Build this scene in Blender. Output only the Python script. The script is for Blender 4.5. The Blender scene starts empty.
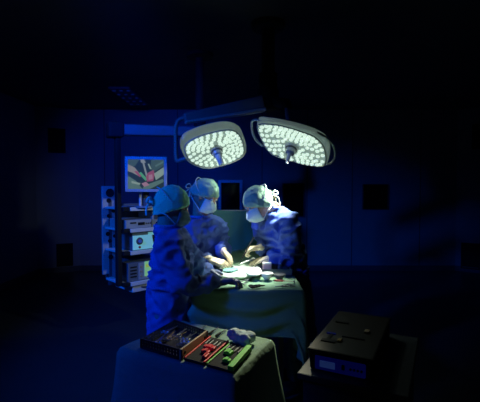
import bpy, bmesh, math, random
from mathutils import Vector as V, Matrix, noise
random.seed(7)
C = bpy.context.scene.collection
SC = bpy.context.scene
PI = math.pi
# ------------------------------------------------------------------ camera
F = 400.0
CAM = V((0, 0, 1.65)); PITCH = math.radians(2.005)
FW = V((0, math.cos(PITCH), -math.sin(PITCH))); UP = V((0, math.sin(PITCH), math.cos(PITCH)))
def P(px, py, d):
    r = FW + V((1, 0, 0))*((px-240)/F) - UP*((py-201)/F)
    return CAM + r*(d/r.y)
def PZ(px, py, z):
    r = FW + V((1, 0, 0))*((px-240)/F) - UP*((py-201)/F)
    return CAM + r*((z-CAM.z)/r.z)
def on_plane(px, py, c, n):
    r = FW + V((1, 0, 0))*((px-240)/F) - UP*((py-201)/F)
    return CAM + r*((c-CAM).dot(n)/r.dot(n))
cam = bpy.data.cameras.new('camera'); co = bpy.data.objects.new('camera', cam); C.objects.link(co)
co.location = CAM; co.rotation_euler = (PI/2-PITCH, 0, 0)
cam.sensor_width = 36; cam.lens = F/480*36; cam.clip_start = .05
SC.camera = co
SC.view_settings.view_transform = 'Standard'; SC.view_settings.look = 'None'
SC.view_settings.exposure = 0; SC.view_settings.gamma = 1; SC.view_settings.use_curve_mapping = False

# ------------------------------------------------------------------ materials
MATS = {}
def mat(name, col, rough=.6, metal=0, emit=None, es=1, bump=0, bscale=60, var=0, vscale=8, stretch=(1, 1, 1), trans=0):
    if name in MATS: return MATS[name]
    m = bpy.data.materials.new(name); m.use_nodes = True
    nt = m.node_tree; b = nt.nodes['Principled BSDF']
    b.inputs['Base Color'].default_value = (*col, 1)
    b.inputs['Roughness'].default_value = rough; b.inputs['Metallic'].default_value = metal
    tc = nt.nodes.new('ShaderNodeTexCoord'); mp = nt.nodes.new('ShaderNodeMapping')
    mp.inputs['Scale'].default_value = stretch
    nt.links.new(tc.outputs['Object'], mp.inputs['Vector'])
    if var:
        n = nt.nodes.new('ShaderNodeTexNoise'); n.inputs['Scale'].default_value = vscale; n.inputs['Detail'].default_value = 4
        nt.links.new(mp.outputs['Vector'], n.inputs['Vector'])
        r = nt.nodes.new('ShaderNodeMapRange'); r.inputs['To Min'].default_value = 1-var; r.inputs['To Max'].default_value = 1+var
        nt.links.new(n.outputs['Fac'], r.inputs['Value'])
        mx = nt.nodes.new('ShaderNodeVectorMath'); mx.operation = 'SCALE'; mx.inputs[0].default_value = col
        nt.links.new(r.outputs['Result'], mx.inputs['Scale']); nt.links.new(mx.outputs['Vector'], b.inputs['Base Color'])
    if bump:
        n = nt.nodes.new('ShaderNodeTexNoise'); n.inputs['Scale'].default_value = bscale; n.inputs['Detail'].default_value = 3
        nt.links.new(mp.outputs['Vector'], n.inputs['Vector'])
        bp = nt.nodes.new('ShaderNodeBump'); bp.inputs['Strength'].default_value = bump; bp.inputs['Distance'].default_value = .02
        nt.links.new(n.outputs['Fac'], bp.inputs['Height']); nt.links.new(bp.outputs['Normal'], b.inputs['Normal'])
    if emit:
        b.inputs['Emission Color'].default_value = (*emit, 1); b.inputs['Emission Strength'].default_value = es
    if trans:
        b.inputs['Transmission Weight'].default_value = trans
    MATS[name] = m
    return m
M = dict(
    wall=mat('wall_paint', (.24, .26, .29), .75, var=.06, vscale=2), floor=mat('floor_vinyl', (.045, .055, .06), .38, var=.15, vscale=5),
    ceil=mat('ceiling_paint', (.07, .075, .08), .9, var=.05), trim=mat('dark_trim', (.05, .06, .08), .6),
    black=mat('black_plastic', (.008, .008, .009), .85), grille=mat('grille_dark', (.006, .006, .007), .8),
    frame=mat('window_frame', (.85, .88, .9), .4), glass=mat('dark_glass', (.004, .004, .006), .08),
    gown=mat('gown_cloth', (.07, .135, .45), .75, bump=.25, bscale=35, var=.12, vscale=9),
    panel=mat('gown_panel', (.16, .22, .52), .75, bump=.2, bscale=35), tie=mat('gown_tie', (.25, .38, .75), .8, bump=.2),
    cap=mat('cap_cloth', (.30, .50, .37), .85, bump=.35, bscale=45, var=.1, vscale=14), tape=mat('cap_tie', (.75, .8, .72), .8, bump=.2),
    capdeep=mat('cap_cloth_teal', (.28, .78, .50), .85, bump=.35, bscale=45, var=.1, vscale=14),
    mask=mat('mask_cloth', (.66, .82, .82), .85, bump=.3, bscale=50), maskdeep=mat('mask_cloth_teal', (.09, .19, .27), .85, bump=.3, bscale=50), skin=mat('skin', (.5, .29, .2), .55, bump=.1, bscale=90),
    glove=mat('latex', (.86, .74, .52), .42, bump=.1, bscale=60), navyglove=mat('latex_navy', (.05, .07, .17), .35, bump=.1, bscale=60),
    eye=mat('eye_white', (.7, .68, .64), .2), shoe=mat('clog', (.03, .035, .05), .5), trousers=mat('scrub_trousers', (.08, .2, .25), .85, bump=.2),
    drape=mat('drape_green', (.18, .33, .21), .85, bump=.25, bscale=40, var=.1, vscale=6), drapeblue=mat('drape_blue', (.26, .42, .44), .6, bump=.3, bscale=25, var=.1),
    sheet=mat('sheet_green', (.30, .46, .34), .85, bump=.3, bscale=30, var=.1), towel=mat('towel_white', (.6, .7, .66), .9, bump=.4, bscale=60),
    towelteal=mat('towel_teal', (.25, .6, .58), .9, bump=.4, bscale=60), screencloth=mat('screen_cloth', (.07, .19, .075), .85, bump=.25, bscale=20, var=.15),
    steel=mat('steel', (.55, .57, .58), .28, 1), dsteel=mat('dark_steel', (.2, .21, .23), .35, 1), brass=mat('brass', (.7, .5, .2), .35, 1),
    white=mat('white_enamel', (.86, .88, .86), .4), grey=mat('grey_plastic', (.38, .42, .42), .5), dgrey=mat('dark_grey_plastic', (.09, .1, .11), .5),
    palegrey=mat('pale_grey_metal', (.5, .54, .56), .4, .2), arm=mat('arm_enamel', (.17, .2, .22), .4),
    tan=mat('tan_panel', (.62, .46, .26), .5, var=.1), red=mat('red_silicone', (.9, .02, .03), .5), green=mat('green_silicone', (.16, .75, .03), .5),
    orange=mat('red_tip', (.6, .08, .06), .5), lid=mat('brown_lid', (.035, .028, .02), .5, var=.2, vscale=20), pink=mat('pink_box', (.85, .62, .5), .6),
    led=mat('led_lens', (.3, .32, .31), .3, emit=(.76, 1, .84), es=.85), ledface=mat('led_face', (.3, .32, .31), .45, emit=(.62, .9, .74), es=.27), rimglow=mat('lamp_rim_glow', (.5, .54, .54), .4, emit=(.6, .85, .75), es=.09),
    yellow=mat('display_yellow', (.6, .7, .1), .4, emit=(.45, .62, .12), es=.35), lime=mat('display_lime', (.4, .7, .3), .4, emit=(.25, .62, .25), es=.45),
    bluescr=mat('display_blue', (.02, .05, .3), .3, emit=(.008, .015, .5), es=.045), bluescr2=mat('display_pale_blue', (.1, .2, .5), .3, emit=(.06, .14, .6), es=.1),
    litface=mat('front_lit_cyan', (.35, .78, .78), .4, emit=(.2, .62, .62), es=.35), redled=mat('red_button', (.5, .02, .04), .4),  # cyan front: light falling on white plastic put in as colour and glow
)
# ------------------------------------------------------------------ mesh collector
def wloc(o):
    l = V((0, 0, 0))
    while o is not None: l += o.location; o = o.parent
    return l
def perp(d):
    d = d.normalized(); a = V((0, 0, 1)) if abs(d.z) < .9 else V((1, 0, 0))
    u = d.cross(a).normalized(); return u, d.cross(u).normalized()
class MB:
    def __init__(s): s.v = []; s.f = []; s.mi = []
    def add(s, vs, fs, mi=0):
        b = len(s.v); s.v += [V(x) for x in vs]
        for f in fs: s.f.append([b+i for i in f]); s.mi.append(mi)
        return s
    def hexa(s, lo, hi, mi=0):           # two loops of equal length -> prism
        n = len(lo)
        fs = [list(range(n))[::-1], [n+i for i in range(n)]]+[[i, (i+1) % n, n+(i+1) % n, n+i] for i in range(n)]
        return s.add(list(lo)+list(hi), fs, mi)
    def box(s, c, u, v, w, mi=0):        # centre and three half-axis vectors
        c, u, v, w = map(V, (c, u, v, w))
        lo = [c-u-v-w, c+u-v-w, c+u+v-w, c-u+v-w]; hi = [p+2*w for p in lo]
        return s.hexa(lo, hi, mi)
    def abox(s, x0, x1, y0, y1, z0, z1, mi=0):
        return s.box(((x0+x1)/2, (y0+y1)/2, (z0+z1)/2), ((x1-x0)/2, 0, 0), (0, (y1-y0)/2, 0), (0, 0, (z1-z0)/2), mi)
    def rings(s, rs, closed_ends=True, mi=0, loop=False):
        n = len(rs[0]); vs = [p for r in rs for p in r]; fs = []
        m = len(rs)
        for k in range(m if loop else m-1):
            a, b = k*n, ((k+1) % m)*n
            for i in range(n): fs.append([a+i, a+(i+1) % n, b+(i+1) % n, b+i])
        if closed_ends and not loop:
            fs.append(list(range(n))[::-1]); fs.append([(m-1)*n+i for i in range(n)])
        return s.add(vs, fs, mi)
    def tube(s, pts, r, n=10, mi=0, caps=True, flat=None):
        pts = [V(p) for p in pts]
        if not hasattr(r, '__len__'): r = [r]*len(pts)
        rs = []; u = None
        for i, p in enumerate(pts):
            d = (pts[min(i+1, len(pts)-1)]-pts[max(i-1, 0)]).normalized()
            if u is None: u, w = perp(d)
            else:
                u = (u-d*u.dot(d)).normalized(); w = d.cross(u)
            rs.append([p+(u*math.cos(2*PI*k/n)+w*math.sin(2*PI*k/n)*(flat or 1))*r[i] for k in range(n)])
        return s.rings(rs, caps, mi)
    def capsule(s, a, b, ra, rb, n=12, mi=0):
        a, b = V(a), V(b); d = b-a
        if d.length < 1e-6: d = V((0, 0, 1e-4))
        d.normalize(); u, w = perp(d); rs = []
        for k in range(5):
            t = PI/2*(1-(k+.15)/4.15*1); rs.append((a-d*ra*math.sin(t), ra*math.cos(t)))
        for k in range(5):
            t = PI/2*(k/4.15); rs.append((b+d*rb*math.sin(t), rb*math.cos(t)))
        return s.rings([[c+(u*math.cos(2*PI*k/n)+w*math.sin(2*PI*k/n))*r for k in range(n)] for c, r in rs], True, mi)
    def ell(s, c, a, b, e, n=20, m=12, mi=0):  # ellipsoid, three half-axis vectors
        c, a, b, e = map(V, (c, a, b, e)); rs = []
        for j in range(m+1):
            t = PI*(.02+.96*j/m); rs.append([c-e*math.cos(t)+(a*math.cos(2*PI*k/n)+b*math.sin(2*PI*k/n))*math.sin(t) for k in range(n)])
        return s.rings(rs, True, mi)
    def lathe(s, c, ax, prof, n=24, mi=0):
        c, ax = V(c), V(ax).normalized(); u, w = perp(ax)
        return s.rings([[c+ax*h+(u*math.cos(2*PI*k/n)+w*math.sin(2*PI*k/n))*r for k in range(n)] for h, r in prof], True, mi)
    def mesh(s, name, off=V((0, 0, 0))):
        me = bpy.data.meshes.new(name); me.from_pydata([p-off for p in s.v], [], s.f)
        me.polygons.foreach_set('material_index', s.mi); me.update()
        bm = bmesh.new(); bm.from_mesh(me); bmesh.ops.recalc_face_normals(bm, faces=bm.faces); bm.to_mesh(me); bm.free()
        return me
    def build(s, name, m, parent=None, smooth=False, bevel=0, loc=None, solid=0, sub=0):
        base = wloc(parent) if parent else V((0, 0, 0))
        l = V(loc) if loc is not None else (V((0, 0, 0)) if parent else bottom(s.v))
        if loc is not None and parent: l = V(loc)-base
        me = s.mesh(name, base+l)
        o = bpy.data.objects.new(name, me); C.objects.link(o); o.parent = parent; o.location = l
        for mm in (m if isinstance(m, (list, tuple)) else [m]): me.materials.append(mm)
        if smooth: me.polygons.foreach_set('use_smooth', [True]*len(me.polygons))
        if solid:
            d = o.modifiers.new('solid', 'SOLIDIFY'); d.thickness = solid; d.offset = -1
        if sub:
            d = o.modifiers.new('sub', 'SUBSURF'); d.levels = d.render_levels = sub
        if bevel:
            d = o.modifiers.new('bevel', 'BEVEL'); d.width = bevel; d.segments = 2; d.limit_method = 'ANGLE'
        return o
def bottom(vs):
    return V((sum(p.x for p in vs)/len(vs), sum(p.y for p in vs)/len(vs), min(p.z for p in vs)))
def blob(mb, name, m, parent, voxel=.01, smooth=4, disp=None, loc=None):
    """fuse overlapping closed shapes into one continuous skin"""
    me = mb.mesh('tmp'); o = bpy.data.objects.new('tmp', me); C.objects.link(o)
    r = o.modifiers.new('r', 'REMESH'); r.mode = 'VOXEL'; r.voxel_size = voxel
    if smooth:
        k = o.modifiers.new('s', 'SMOOTH'); k.iterations = smooth; k.factor = .5
    dg = bpy.context.evaluated_depsgraph_get(); dg.update()
    me2 = bpy.data.meshes.new_from_object(o.evaluated_get(dg)); bpy.data.objects.remove(o); bpy.data.meshes.remove(me)
    me2.name = name
    vs = [v.co.copy() for v in me2.vertices]; ns = [v.normal.copy() for v in me2.vertices]
    if disp: vs = [p+n*disp(p, n) for p, n in zip(vs, ns)]
    base = wloc(parent) if parent else V((0, 0, 0)); l = V((0, 0, 0)) if parent else bottom(vs)
    for v, p in zip(me2.vertices, vs): v.co = p-base-l
    me2.update(); me2.materials.clear(); me2.materials.append(m)
    me2.polygons.foreach_set('use_smooth', [True]*len(me2.polygons))
    o = bpy.data.objects.new(name, me2); C.objects.link(o); o.parent = parent; o.location = l
    return o
def tag(o, label, cat, group=None):
    o['label'] = label; o['category'] = cat
    if group: o['group'] = group
    return o
def thing(name, loc, label, cat, group=None):
    o = bpy.data.objects.new(name, None); C.objects.link(o); o.location = V(loc); o.empty_display_size = .05
    return tag(o, label, cat, group)
def struct(o): o['kind'] = 'structure'; return o
def fold(p, s=1): return noise.noise(p*s)
def cr(pts, k=6, closed=False):           # catmull-rom
    pts = [V(p) for p in pts]; n = len(pts); out = []
    for i in range(n if closed else n-1):
        g = (lambda j: pts[j % n]) if closed else (lambda j: pts[max(0, min(n-1, j))])
        a, b, c, d = g(i-1), g(i), g(i+1), g(i+2)
        for q in range(k):
            t = q/k; out.append(.5*((2*b)+(c-a)*t+(2*a-5*b+4*c-d)*t*t+(3*b-a-3*c+d)*t**3))
    if not closed: out.append(pts[-1])
    return out

# ------------------------------------------------------------------ the room
YB, ZC = 7.86, 3.16
XL, XR = -3.16, 4.25
xl2, yl2, xr2, yr2 = -3.82, 7.5, 4.9, 7.4
YN = -1.6
struct(MB().abox(xl2-.1, xr2+.1, YN, YB+.1, -.1, 0).build('floor', M['floor']))
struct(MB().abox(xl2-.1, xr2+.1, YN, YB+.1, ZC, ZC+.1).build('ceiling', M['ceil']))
def wall(name, a, b):
    a, b = V((*a, 0)), V((*b, 0)); d = (b-a).normalized(); n = V((d.y, -d.x, 0))
    if n.dot(V((0, 3, 0))-a) > 0: n = -n
    return struct(MB().hexa([a, b, b+n*.1, a+n*.1], [p+V((0, 0, ZC)) for p in (a, b, b+n*.1, a+n*.1)]).build(name, M['wall']))
wall('wall_back', (XL, YB), (XR, YB))
wall('wall_left_corner', (xl2, yl2), (XL, YB)); wall('wall_right_corner', (XR, YB), (xr2, yr2))
wall('wall_left', (xl2, YN), (xl2, yl2)); wall('wall_right', (xr2, YN), (xr2, yr2)); wall('wall_front', (xl2, YN), (xr2, YN))
def skirt(name, a, b, n):
    a, b, n = V((*a, 0)), V((*b, 0)), V((*n, 0)).normalized()*.015
    struct(MB().hexa([a, b, b+n, a+n], [p+V((0, 0, .1)) for p in (a, b, b+n, a+n)]).build(name, M['trim']))
skirt('baseboard_back', (XL, YB), (XR, YB), (0, -1)); skirt('baseboard_left', (xl2, YN), (xl2, yl2), (1, 0)); skirt('baseboard_right', (xr2, YN), (xr2, yr2), (-1, 0))
skirt('baseboard_left_corner', (xl2, yl2), (XL, YB), (.36, -.66)); skirt('baseboard_right_corner', (XR, YB), (xr2, yr2), (-.46, -.65))
for k, px in enumerate((105, 178, 262, 307, 352, 420)):
    x = P(px, 200, YB).x; struct(MB().abox(x-.008, x+.008, YB-.006, YB, .1, ZC).build('trim_%d' % (k+1), M['trim']))
# windows in the back wall
def window(n, px0, px1, py0, py1, fr, fm):
    a, b = P(px0, py1, YB), P(px1, py0, YB); x0, x1, z0, z1 = a.x, b.x, a.z, b.z
    w = MB()
    w.abox(x0, x0+fr, YB-.05, YB, z0, z1); w.abox(x1-fr, x1, YB-.05, YB, z0, z1)
    w.abox(x0+fr, x1-fr, YB-.05, YB, z1-fr, z1); w.abox(x0+fr, x1-fr, YB-.05, YB, z0, z0+fr)
    o = struct(w.build('window_%d' % n, fm, bevel=.004))
    MB().abox(x0+fr, x1-fr, YB-.02, YB-.004, z0+fr, z1-fr).build('window_pane', M['glass'], o)
window(1, 218.5, 242.5, 180, 222, .055, M['frame'])
window(2, 282, 304.5, 183, 217, .02, M['trim'])
window(3, 362, 388, 184, 209.5, .012, M['trim'])
# return air grilles on the bevelled corners
def grille(a, b, px0, px1, py0, py1, label):
    a, b = V((*a, 0)), V((*b, 0)); d = (b-a).normalized(); n = V((d.y, -d.x, 0)); n = n if n.y < 0 else -n
    mid = on_plane((px0+px1)/2, (py0+py1)/2, a, n); p0 = on_plane(px0, (py0+py1)/2, a, n); p1 = on_plane(px1, (py0+py1)/2, a, n)
    hw = (p1-p0).length/2; hz = abs(on_plane((px0+px1)/2, py0, a, n).z-on_plane((px0+px1)/2, py1, a, n).z)/2
    mid = mid+n*.012; Z = V((0, 0, 1))
    t = thing('air_grille', mid-Z*hz, label, 'vent', 'return air grilles')
    q = MB()
    for s in (-1, 1):
        q.box(mid+d*s*(hw-.012), d*.012, n*.012, Z*hz); q.box(mid+Z*s*(hz-.012), d*(hw-.024), n*.012, Z*.012)
    q.build('grille_frame', M['black'], t)
    MB().box(mid-n*.009, d*(hw-.02), n*.002, Z*(hz-.02)).build('backing', M['grille'], t)
    q = MB(); k = 9
    for i in range(k): q.box(mid+Z*(hz-.05)*(2*i/(k-1)-1), d*(hw-.024), n*.007+Z*.006, Z*.003-n*.002)
    q.build('louvre', M['grille'], t)
cl = ((xl2, yl2), (XL, YB)); crr = ((XR, YB), (xr2, yr2))
grille(*cl, 48, 65.5, 128.5, 153, 'dark air grille high on the left angled corner wall')
grille(*cl, 56.5, 73, 243.5, 266, 'dark air grille low on the left angled corner wall near the floor')
grille(*crr, 472, 486, 124, 149, 'dark air grille high at the far right edge')
grille(*crr, 461, 480, 243, 269, 'dark air grille low at the far right near the floor')
# perforated ceiling vent above the equipment column
t = thing('ceiling_vent', P(129, 95, 6.3), 'perforated vent panel in the dark ceiling above the equipment column', 'vent')
c0 = PZ(130, 96, ZC); t.location = (c0.x, c0.y, ZC-.03)
MB().abox(c0.x-.16, c0.x+.16, c0.y-.62, c0.y+.62, ZC-.03, ZC).build('vent_panel', M['dgrey'], t, bevel=.005)
for i in range(3):
    for j in range(5):
        x, y = c0.x-.11+.11*i, c0.y-.5+.25*j; MB().lathe((x, y, ZC-.03), (0, 0, -1), [(0, .03), (.012, .026), (.016, .012)], 10).build('nozzle', M['palegrey'], t)

# ------------------------------------------------------------------ surgical lamps
def lamp(label, c, n, body, face, handle_base, handles, arcs, hub_path):
    n = V(n).normalized()
    t = thing('surgical_lamp', c, label, 'surgical lamp', 'ceiling mounted surgical lamps')
    out = cr([on_plane(x, y, c, n) for x, y in body], 5, True)
    fc = cr([on_plane(x, y, c+n*.012, n) for x, y in face], 5, True)
    oc = sum(out, V((0, 0, 0)))/len(out); fcc = sum(fc, V((0, 0, 0)))/len(fc)
    def sc(ps, cc, s, off): return [cc+(p-cc)*s+n*off for p in ps]
    MB().rings([sc(out, oc, .99, -.03), sc(out, oc, .98, -.04), sc(out, oc, .9, -.055), sc(out, oc, .55, -.085), sc(out, oc, .2, -.095)]).build('lamp_housing', M['palegrey'], t, smooth=True)
    MB().rings([sc(fc, fcc, 1.0, -.005), sc(fc, fcc, 1.0, .004), sc(fc, fcc, .98, .007), sc(fc, fcc, .02, .008)]).build('light_face', M['ledface'], t)
    MB().rings([sc(fc, fcc, .99, -.012), sc(out, oc, .97, .004), sc(out, oc, 1.0, -.006), sc(out, oc, 1.0, -.03), sc(out, oc, .9, -.031)]).build('rim_glow_ring', M['rimglow'], t, smooth=False)  # outer ring; faint emission stands in for light falling on the rim
    MB().tube(sc(fc, fcc, 1.02, .004)+[sc(fc, fcc, 1.02, .004)[0]], .006, 8).build('rim', M['palegrey'], t, smooth=True)
    # lenses
    proto = MB().lathe((0, 0, 0), (0, 0, 1), [(0, .0165), (.006, .0155), (.011, .010), (.013, .003)], 12).mesh('led_lens')
    proto.materials.append(M['led']); proto.polygons.foreach_set('use_smooth', [True]*len(proto.polygons))
    q = n.to_track_quat('Z', 'Y'); first = None
    for s, cnt in ((.30, 9), (.46, 15), (.61, 20), (.77, 25), (.925, 31)):
        for k in range(cnt):
            a = (k+.37*cnt/5+random.uniform(-.16, .16))/cnt*len(fc); i = int(a) % len(fc); p = fc[i].lerp(fc[(i+1) % len(fc)], a-int(a))
            o = bpy.data.objects.new('led_lens', proto) if first is None else first.copy(); first = first or o
            C.objects.link(o); o.parent = t; o.location = fcc+(p-fcc)*s+n*.007-V(c)
            o.rotation_mode = 'QUATERNION'; o.rotation_quaternion = q
    hb = on_plane(*handle_base, c+n*.02, n)
    hd = MB().lathe(hb-n*.01, n, [(0, .062), (.012, .06), (.03, .048), (.06, .036), (.075, .034)]).build('handle_mount', M['palegrey'], t, smooth=True)
    MB().lathe(hb-n*.01, n, [(.075, .03), (.08, handles[0]), (handles[1], handles[2]), (handles[1]+.006, handles[2]*.7)]).build('grip', M['white'], hd, smooth=True)
    MB().lathe(hb-n*.01, n, [(.03, .0505), (.034, .0505), (.042, .0465)]).build('seal_ring', M['dgrey'], hd)
    for a in arcs:
        MB().tube(cr([on_plane(x, y, c-n*.01, n) for x, y in a], 6), .011, 8).build('side_handle', M['palegrey'], t, smooth=True)
    for k, (pts, r) in enumerate(hub_path):
        MB().tube(pts, r, 12).build('suspension_arm' if k else 'yoke', M['arm'], t, smooth=True)
    return t, fcc, n
ZC0 = ZC
hubc = P(268, 96, 3.75)
cL = P(214, 148, 3.3); cR = P(294, 143, 3.2)
# left lamp: arm beam, vertical tube, yoke
aS = P(262, 103, 3.55); aE = P(184, 118, 3.35)
lampL, fL, nL = lamp('left surgical lamp with rounded LED face on a long arm', cL, (.31, -.545, -.78),
    [(183, 138), (196.5, 130.5), (212, 126), (227, 124), (239, 128), (244, 137), (246.3, 147), (244.5, 156), (234, 162.5), (219, 167), (205, 169), (189.5, 163), (181.5, 150)],
    [(185.5, 149.5), (189.5, 141.5), (205, 134.5), (228, 130), (238, 134.5), (242.5, 145), (242, 154), (228, 162), (209, 166), (192, 161.5)],
    (216, 150), (.027, .17, .022), [[(189, 137.5), (197, 133), (212, 128.5), (222, 127)]],
    [(cr([P(189, 157, 3.32), P(181, 160, 3.34), P(176.5, 159, 3.36), P(175.8, 140, 3.36), P(176, 127, 3.36), P(179, 120, 3.36), P(186, 117.5, 3.36)], 5), .018)])
d = (aS-aE).normalized(); w = V((-d.y, d.x, 0)).normalized(); h = d.cross(w)
if h.z < 0: h = -h
q = MB(); q.hexa([aE-w*.04-h*.035, aE+w*.04-h*.035, aE+w*.04+h*.035, aE-w*.04+h*.035], [aS-w*.055-h*.05, aS+w*.055-h*.05, aS+w*.055+h*.06, aS-w*.055+h*.06])
q.build('spring_arm', M['arm'], lampL, bevel=.012)
q = MB(); o2 = V((0, 0, -.03)); q.hexa([aE-w*.05-h*.05, aE+w*.03-h*.05, aE+w*.03-h*.03, aE-w*.05-h*.03], [aS-w*.07-h*.08, aS+w*.05-h*.08, aS+w*.05-h*.05, aS-w*.07-h*.05])
q.build('arm_cover', M['palegrey'], lampL, bevel=.006)
e2 = P(272, 104, 3.6)
q = MB(); q.tube([aS, e2, V((hubc.x, hubc.y, e2.z))], .05, 12); q.build('joint', M['black'], lampL, smooth=True)
lampR, fR, nR = lamp('right surgical lamp with two side handles and hexagonal LED face', cR, (-.285, -.545, -.79),
    [(257, 121.5), (270, 120.5), (287, 123.5), (301, 127), (314, 131.5), (325, 138), (329.5, 148), (328, 161), (322, 165.5), (297, 163), (272, 155), (262, 142)],
    [(258.8, 125.8), (272, 124.5), (287, 127.3), (302, 132), (315, 137.5), (324, 149), (324, 164.3), (312, 164.8), (297, 161.5), (272, 152.5), (263, 140)],
    (291.5, 147.5), (.015, .17, .012), [[(262, 120.5), (254, 120), (251.7, 124), (253, 134), (257, 141), (262.5, 146)], [(317, 132.5), (328, 139), (334.5, 148), (335, 157), (331, 163), (325, 164.5)]],
    [(cr([P(296, 140, 3.3), P(291, 127, 3.36), P(288.5, 120, 3.38), P(286.5, 107, 3.4)], 5), .02)])
# central mount for both arms
mt = thing('ceiling_mount', (hubc.x, hubc.y, 2.3), 'dark ceiling mount column carrying both surgical lamp arms', 'lamp mount')
MB().lathe((hubc.x, hubc.y, ZC), (0, 0, -1), [(0, .16), (.05, .15), (.06, .06), (.45, .06), (.46, .085), (.78, .085), (.80, .05)]).build('column', M['black'], mt, smooth=False)
MB().lathe((hubc.x, hubc.y, P(268, 98, 3.75).z), (0, 0, -1), [(-.08, .07), (-.07, .1), (.06, .1), (.07, .06)]).build('bearing', M['black'], mt)
MB().tube([V((hubc.x, hubc.y, P(268, 101, 3.75).z)), P(286.5, 104, 3.4), P(286.5, 108, 3.4)], .045, 12).build('suspension_arm', M['black'], lampR, smooth=True)

# ------------------------------------------------------------------ equipment column (ceiling pendant) with shelves
TH = math.radians(44)
uF = V((math.cos(TH), math.sin(TH), 0)); uS = V((-math.sin(TH), math.cos(TH), 0)); Z = V((0, 0, 1))
nc = V((P(123.5, 200, 4.1).x, 4.1, 0))
WF, DS = .52, .42
def pp(a, b, z): return nc+uF*a+uS*b+Z*z
zS = [1.435, 1.21, .974, .646]
pend = thing('equipment_column', pp(.26, .21, .53), 'hanging equipment column with white shelves and side socket panel left of the surgeons', 'equipment column')
def ubox(a0, a1, b0, b1, z0, z1): return MB().box(pp((a0+a1)/2, (b0+b1)/2, (z0+z1)/2), uF*((a1-a0)/2), uS*((b1-b0)/2), Z*((z1-z0)/2))
for k, z in enumerate(zS):
    s = ubox(0, WF, 0, DS, z-.022, z).build('shelf', M['white'], pend, bevel=.003)
    ubox(-.006, .07, -.006, .05, z-.034, z+.006).build('corner_guard', M['black'], s, bevel=.006)
    ubox(.07, WF, -.012, 0, z-.036, z+.004).build('shelf_edge', M['white'], s, bevel=.004)
dr = ubox(.1, WF-.02, .01, DS-.02, .535, .624).build('drawer', M['white'], pend, bevel=.006)
q = MB(); q.tube(cr([pp(.2, .005, .585), pp(.3, -.012, .575), pp(.42, .005, .585)], 6), .007, 8); q.build('drawer_handle', M['dgrey'], dr, smooth=True)
for a in (.06, WF-.05):
    ubox(a-.02, a+.02, DS, DS+.04, .55, 1.50).build('rail', M['dgrey'], pend, bevel=.005)
ubox(.04, WF-.03, DS+.04, DS+.1, .62, 1.46).build('column_body', M['arm'], pend, bevel=.01)
# socket panel on the left side of the shelves
sp = ubox(-.03, .17, DS+.004, DS+.034, .68, 1.66).build('socket_panel', M['palegrey'], pend, bevel=.006)
for a, z, rr_ in ((.06, 1.585, .048), (.045, 1.50, .026), (.10, 1.385, .024), (.04, 1.33, .02), (.03, 1.13, .024), (.11, 1.10, .02), (.05, 1.05, .02), (.06, .87, .026)):
    MB().lathe(pp(a, DS+.004, z), -uS, [(0, rr_), (.008, rr_), (.009, rr_*.75), (.004, rr_*.7)], 16).build('socket', M['black'], sp)
ubox(-.055, -.005, .03, .09, .62, 2.2).build('mast', M['black'], pend, bevel=.006)
ubox(-.03, -.018, .10, .13, .62, 2.2).build('mast', M['arm'], pend, bevel=.004)
# boom to the ceiling
b0 = P(115, 130, 4.13); b1 = P(200, 128, 4.6); b1.z = b0.z+.04
dd = (b1-b0).normalized(); ww = V((-dd.y, dd.x, 0))
MB().box((b0+b1)/2, (b1-b0)/2+dd*.06, ww*.07, Z*.055).build('boom', M['arm'], pend, bevel=.015)
MB().box(b0, dd*.08, ww*.085, Z*.08).build('boom_joint', M['black'], pend, bevel=.02)
MB().lathe((b1.x, b1.y, ZC), -Z, [(0, .15), (.04, .15), (.05, .05), (.7, .05), (.78, .07), (.95, .07)]).build('boom_post', M['black'], pend)
# monitor
mc = P(146, 174.3, 4.05); mr = (V((1, .10, -.005))).normalized(); mn = (CAM-mc).normalized(); mn = (mn-mr*mn.dot(mr)).normalized(); mu = mr.cross(-mn).normalized()
if mu.z < 0: mu = -mu
mw, mh = .208, .178
mon = thing('monitor', mc-mu*mh, 'flat pale framed monitor showing an operation view above the shelves', 'monitor')
q = MB()
def mpt(a, b, o=0): return mc+mr*a*mw+mu*b*mh+mn*o
q.box(mc-mn*.03, mr*mw, mu*mh, mn*.022); q.box(mc-mn*.055, mr*mw*.6, mu*mh*.6, mn*.02)
q.build('casing', M['palegrey'], mon, bevel=.006)
iw, ih = .86, .84
q = MB()
for s in (-1, 1):
    q.box(mc+mr*s*mw*.93-mn*.004, mr*mw*.07, mu*mh, mn*.007); q.box(mc+mu*s*mh*.92-mn*.004, mr*mw*.86, mu*mh*.08, mn*.007)
q.build('bezel', M['palegrey'], mon, bevel=.003)
def em(name, c, s=.6): return mat('view_'+name, (.02, .02, .02), .35, emit=c, es=s)
sm = [em('dark', (.02, .045, .045)), em('moss', (.06, .12, .10)), em('teal', (.12, .22, .19)), em('pale', (.30, .42, .36)), em('pink', (.34, .10, .17)), em('rose', (.42, .24, .32)), em('green', (.10, .42, .22)), em('steel', (.28, .33, .34)), em('flesh', (.30, .30, .28))]
q = MB()
def poly(pts, mi, o): q.add([mpt(a*iw, b*ih, o) for a, b in pts], [list(range(len(pts)))], mi)
poly([(-1, -1), (1, -1), (1, 1), (-1, 1)], 0, 0)
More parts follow.
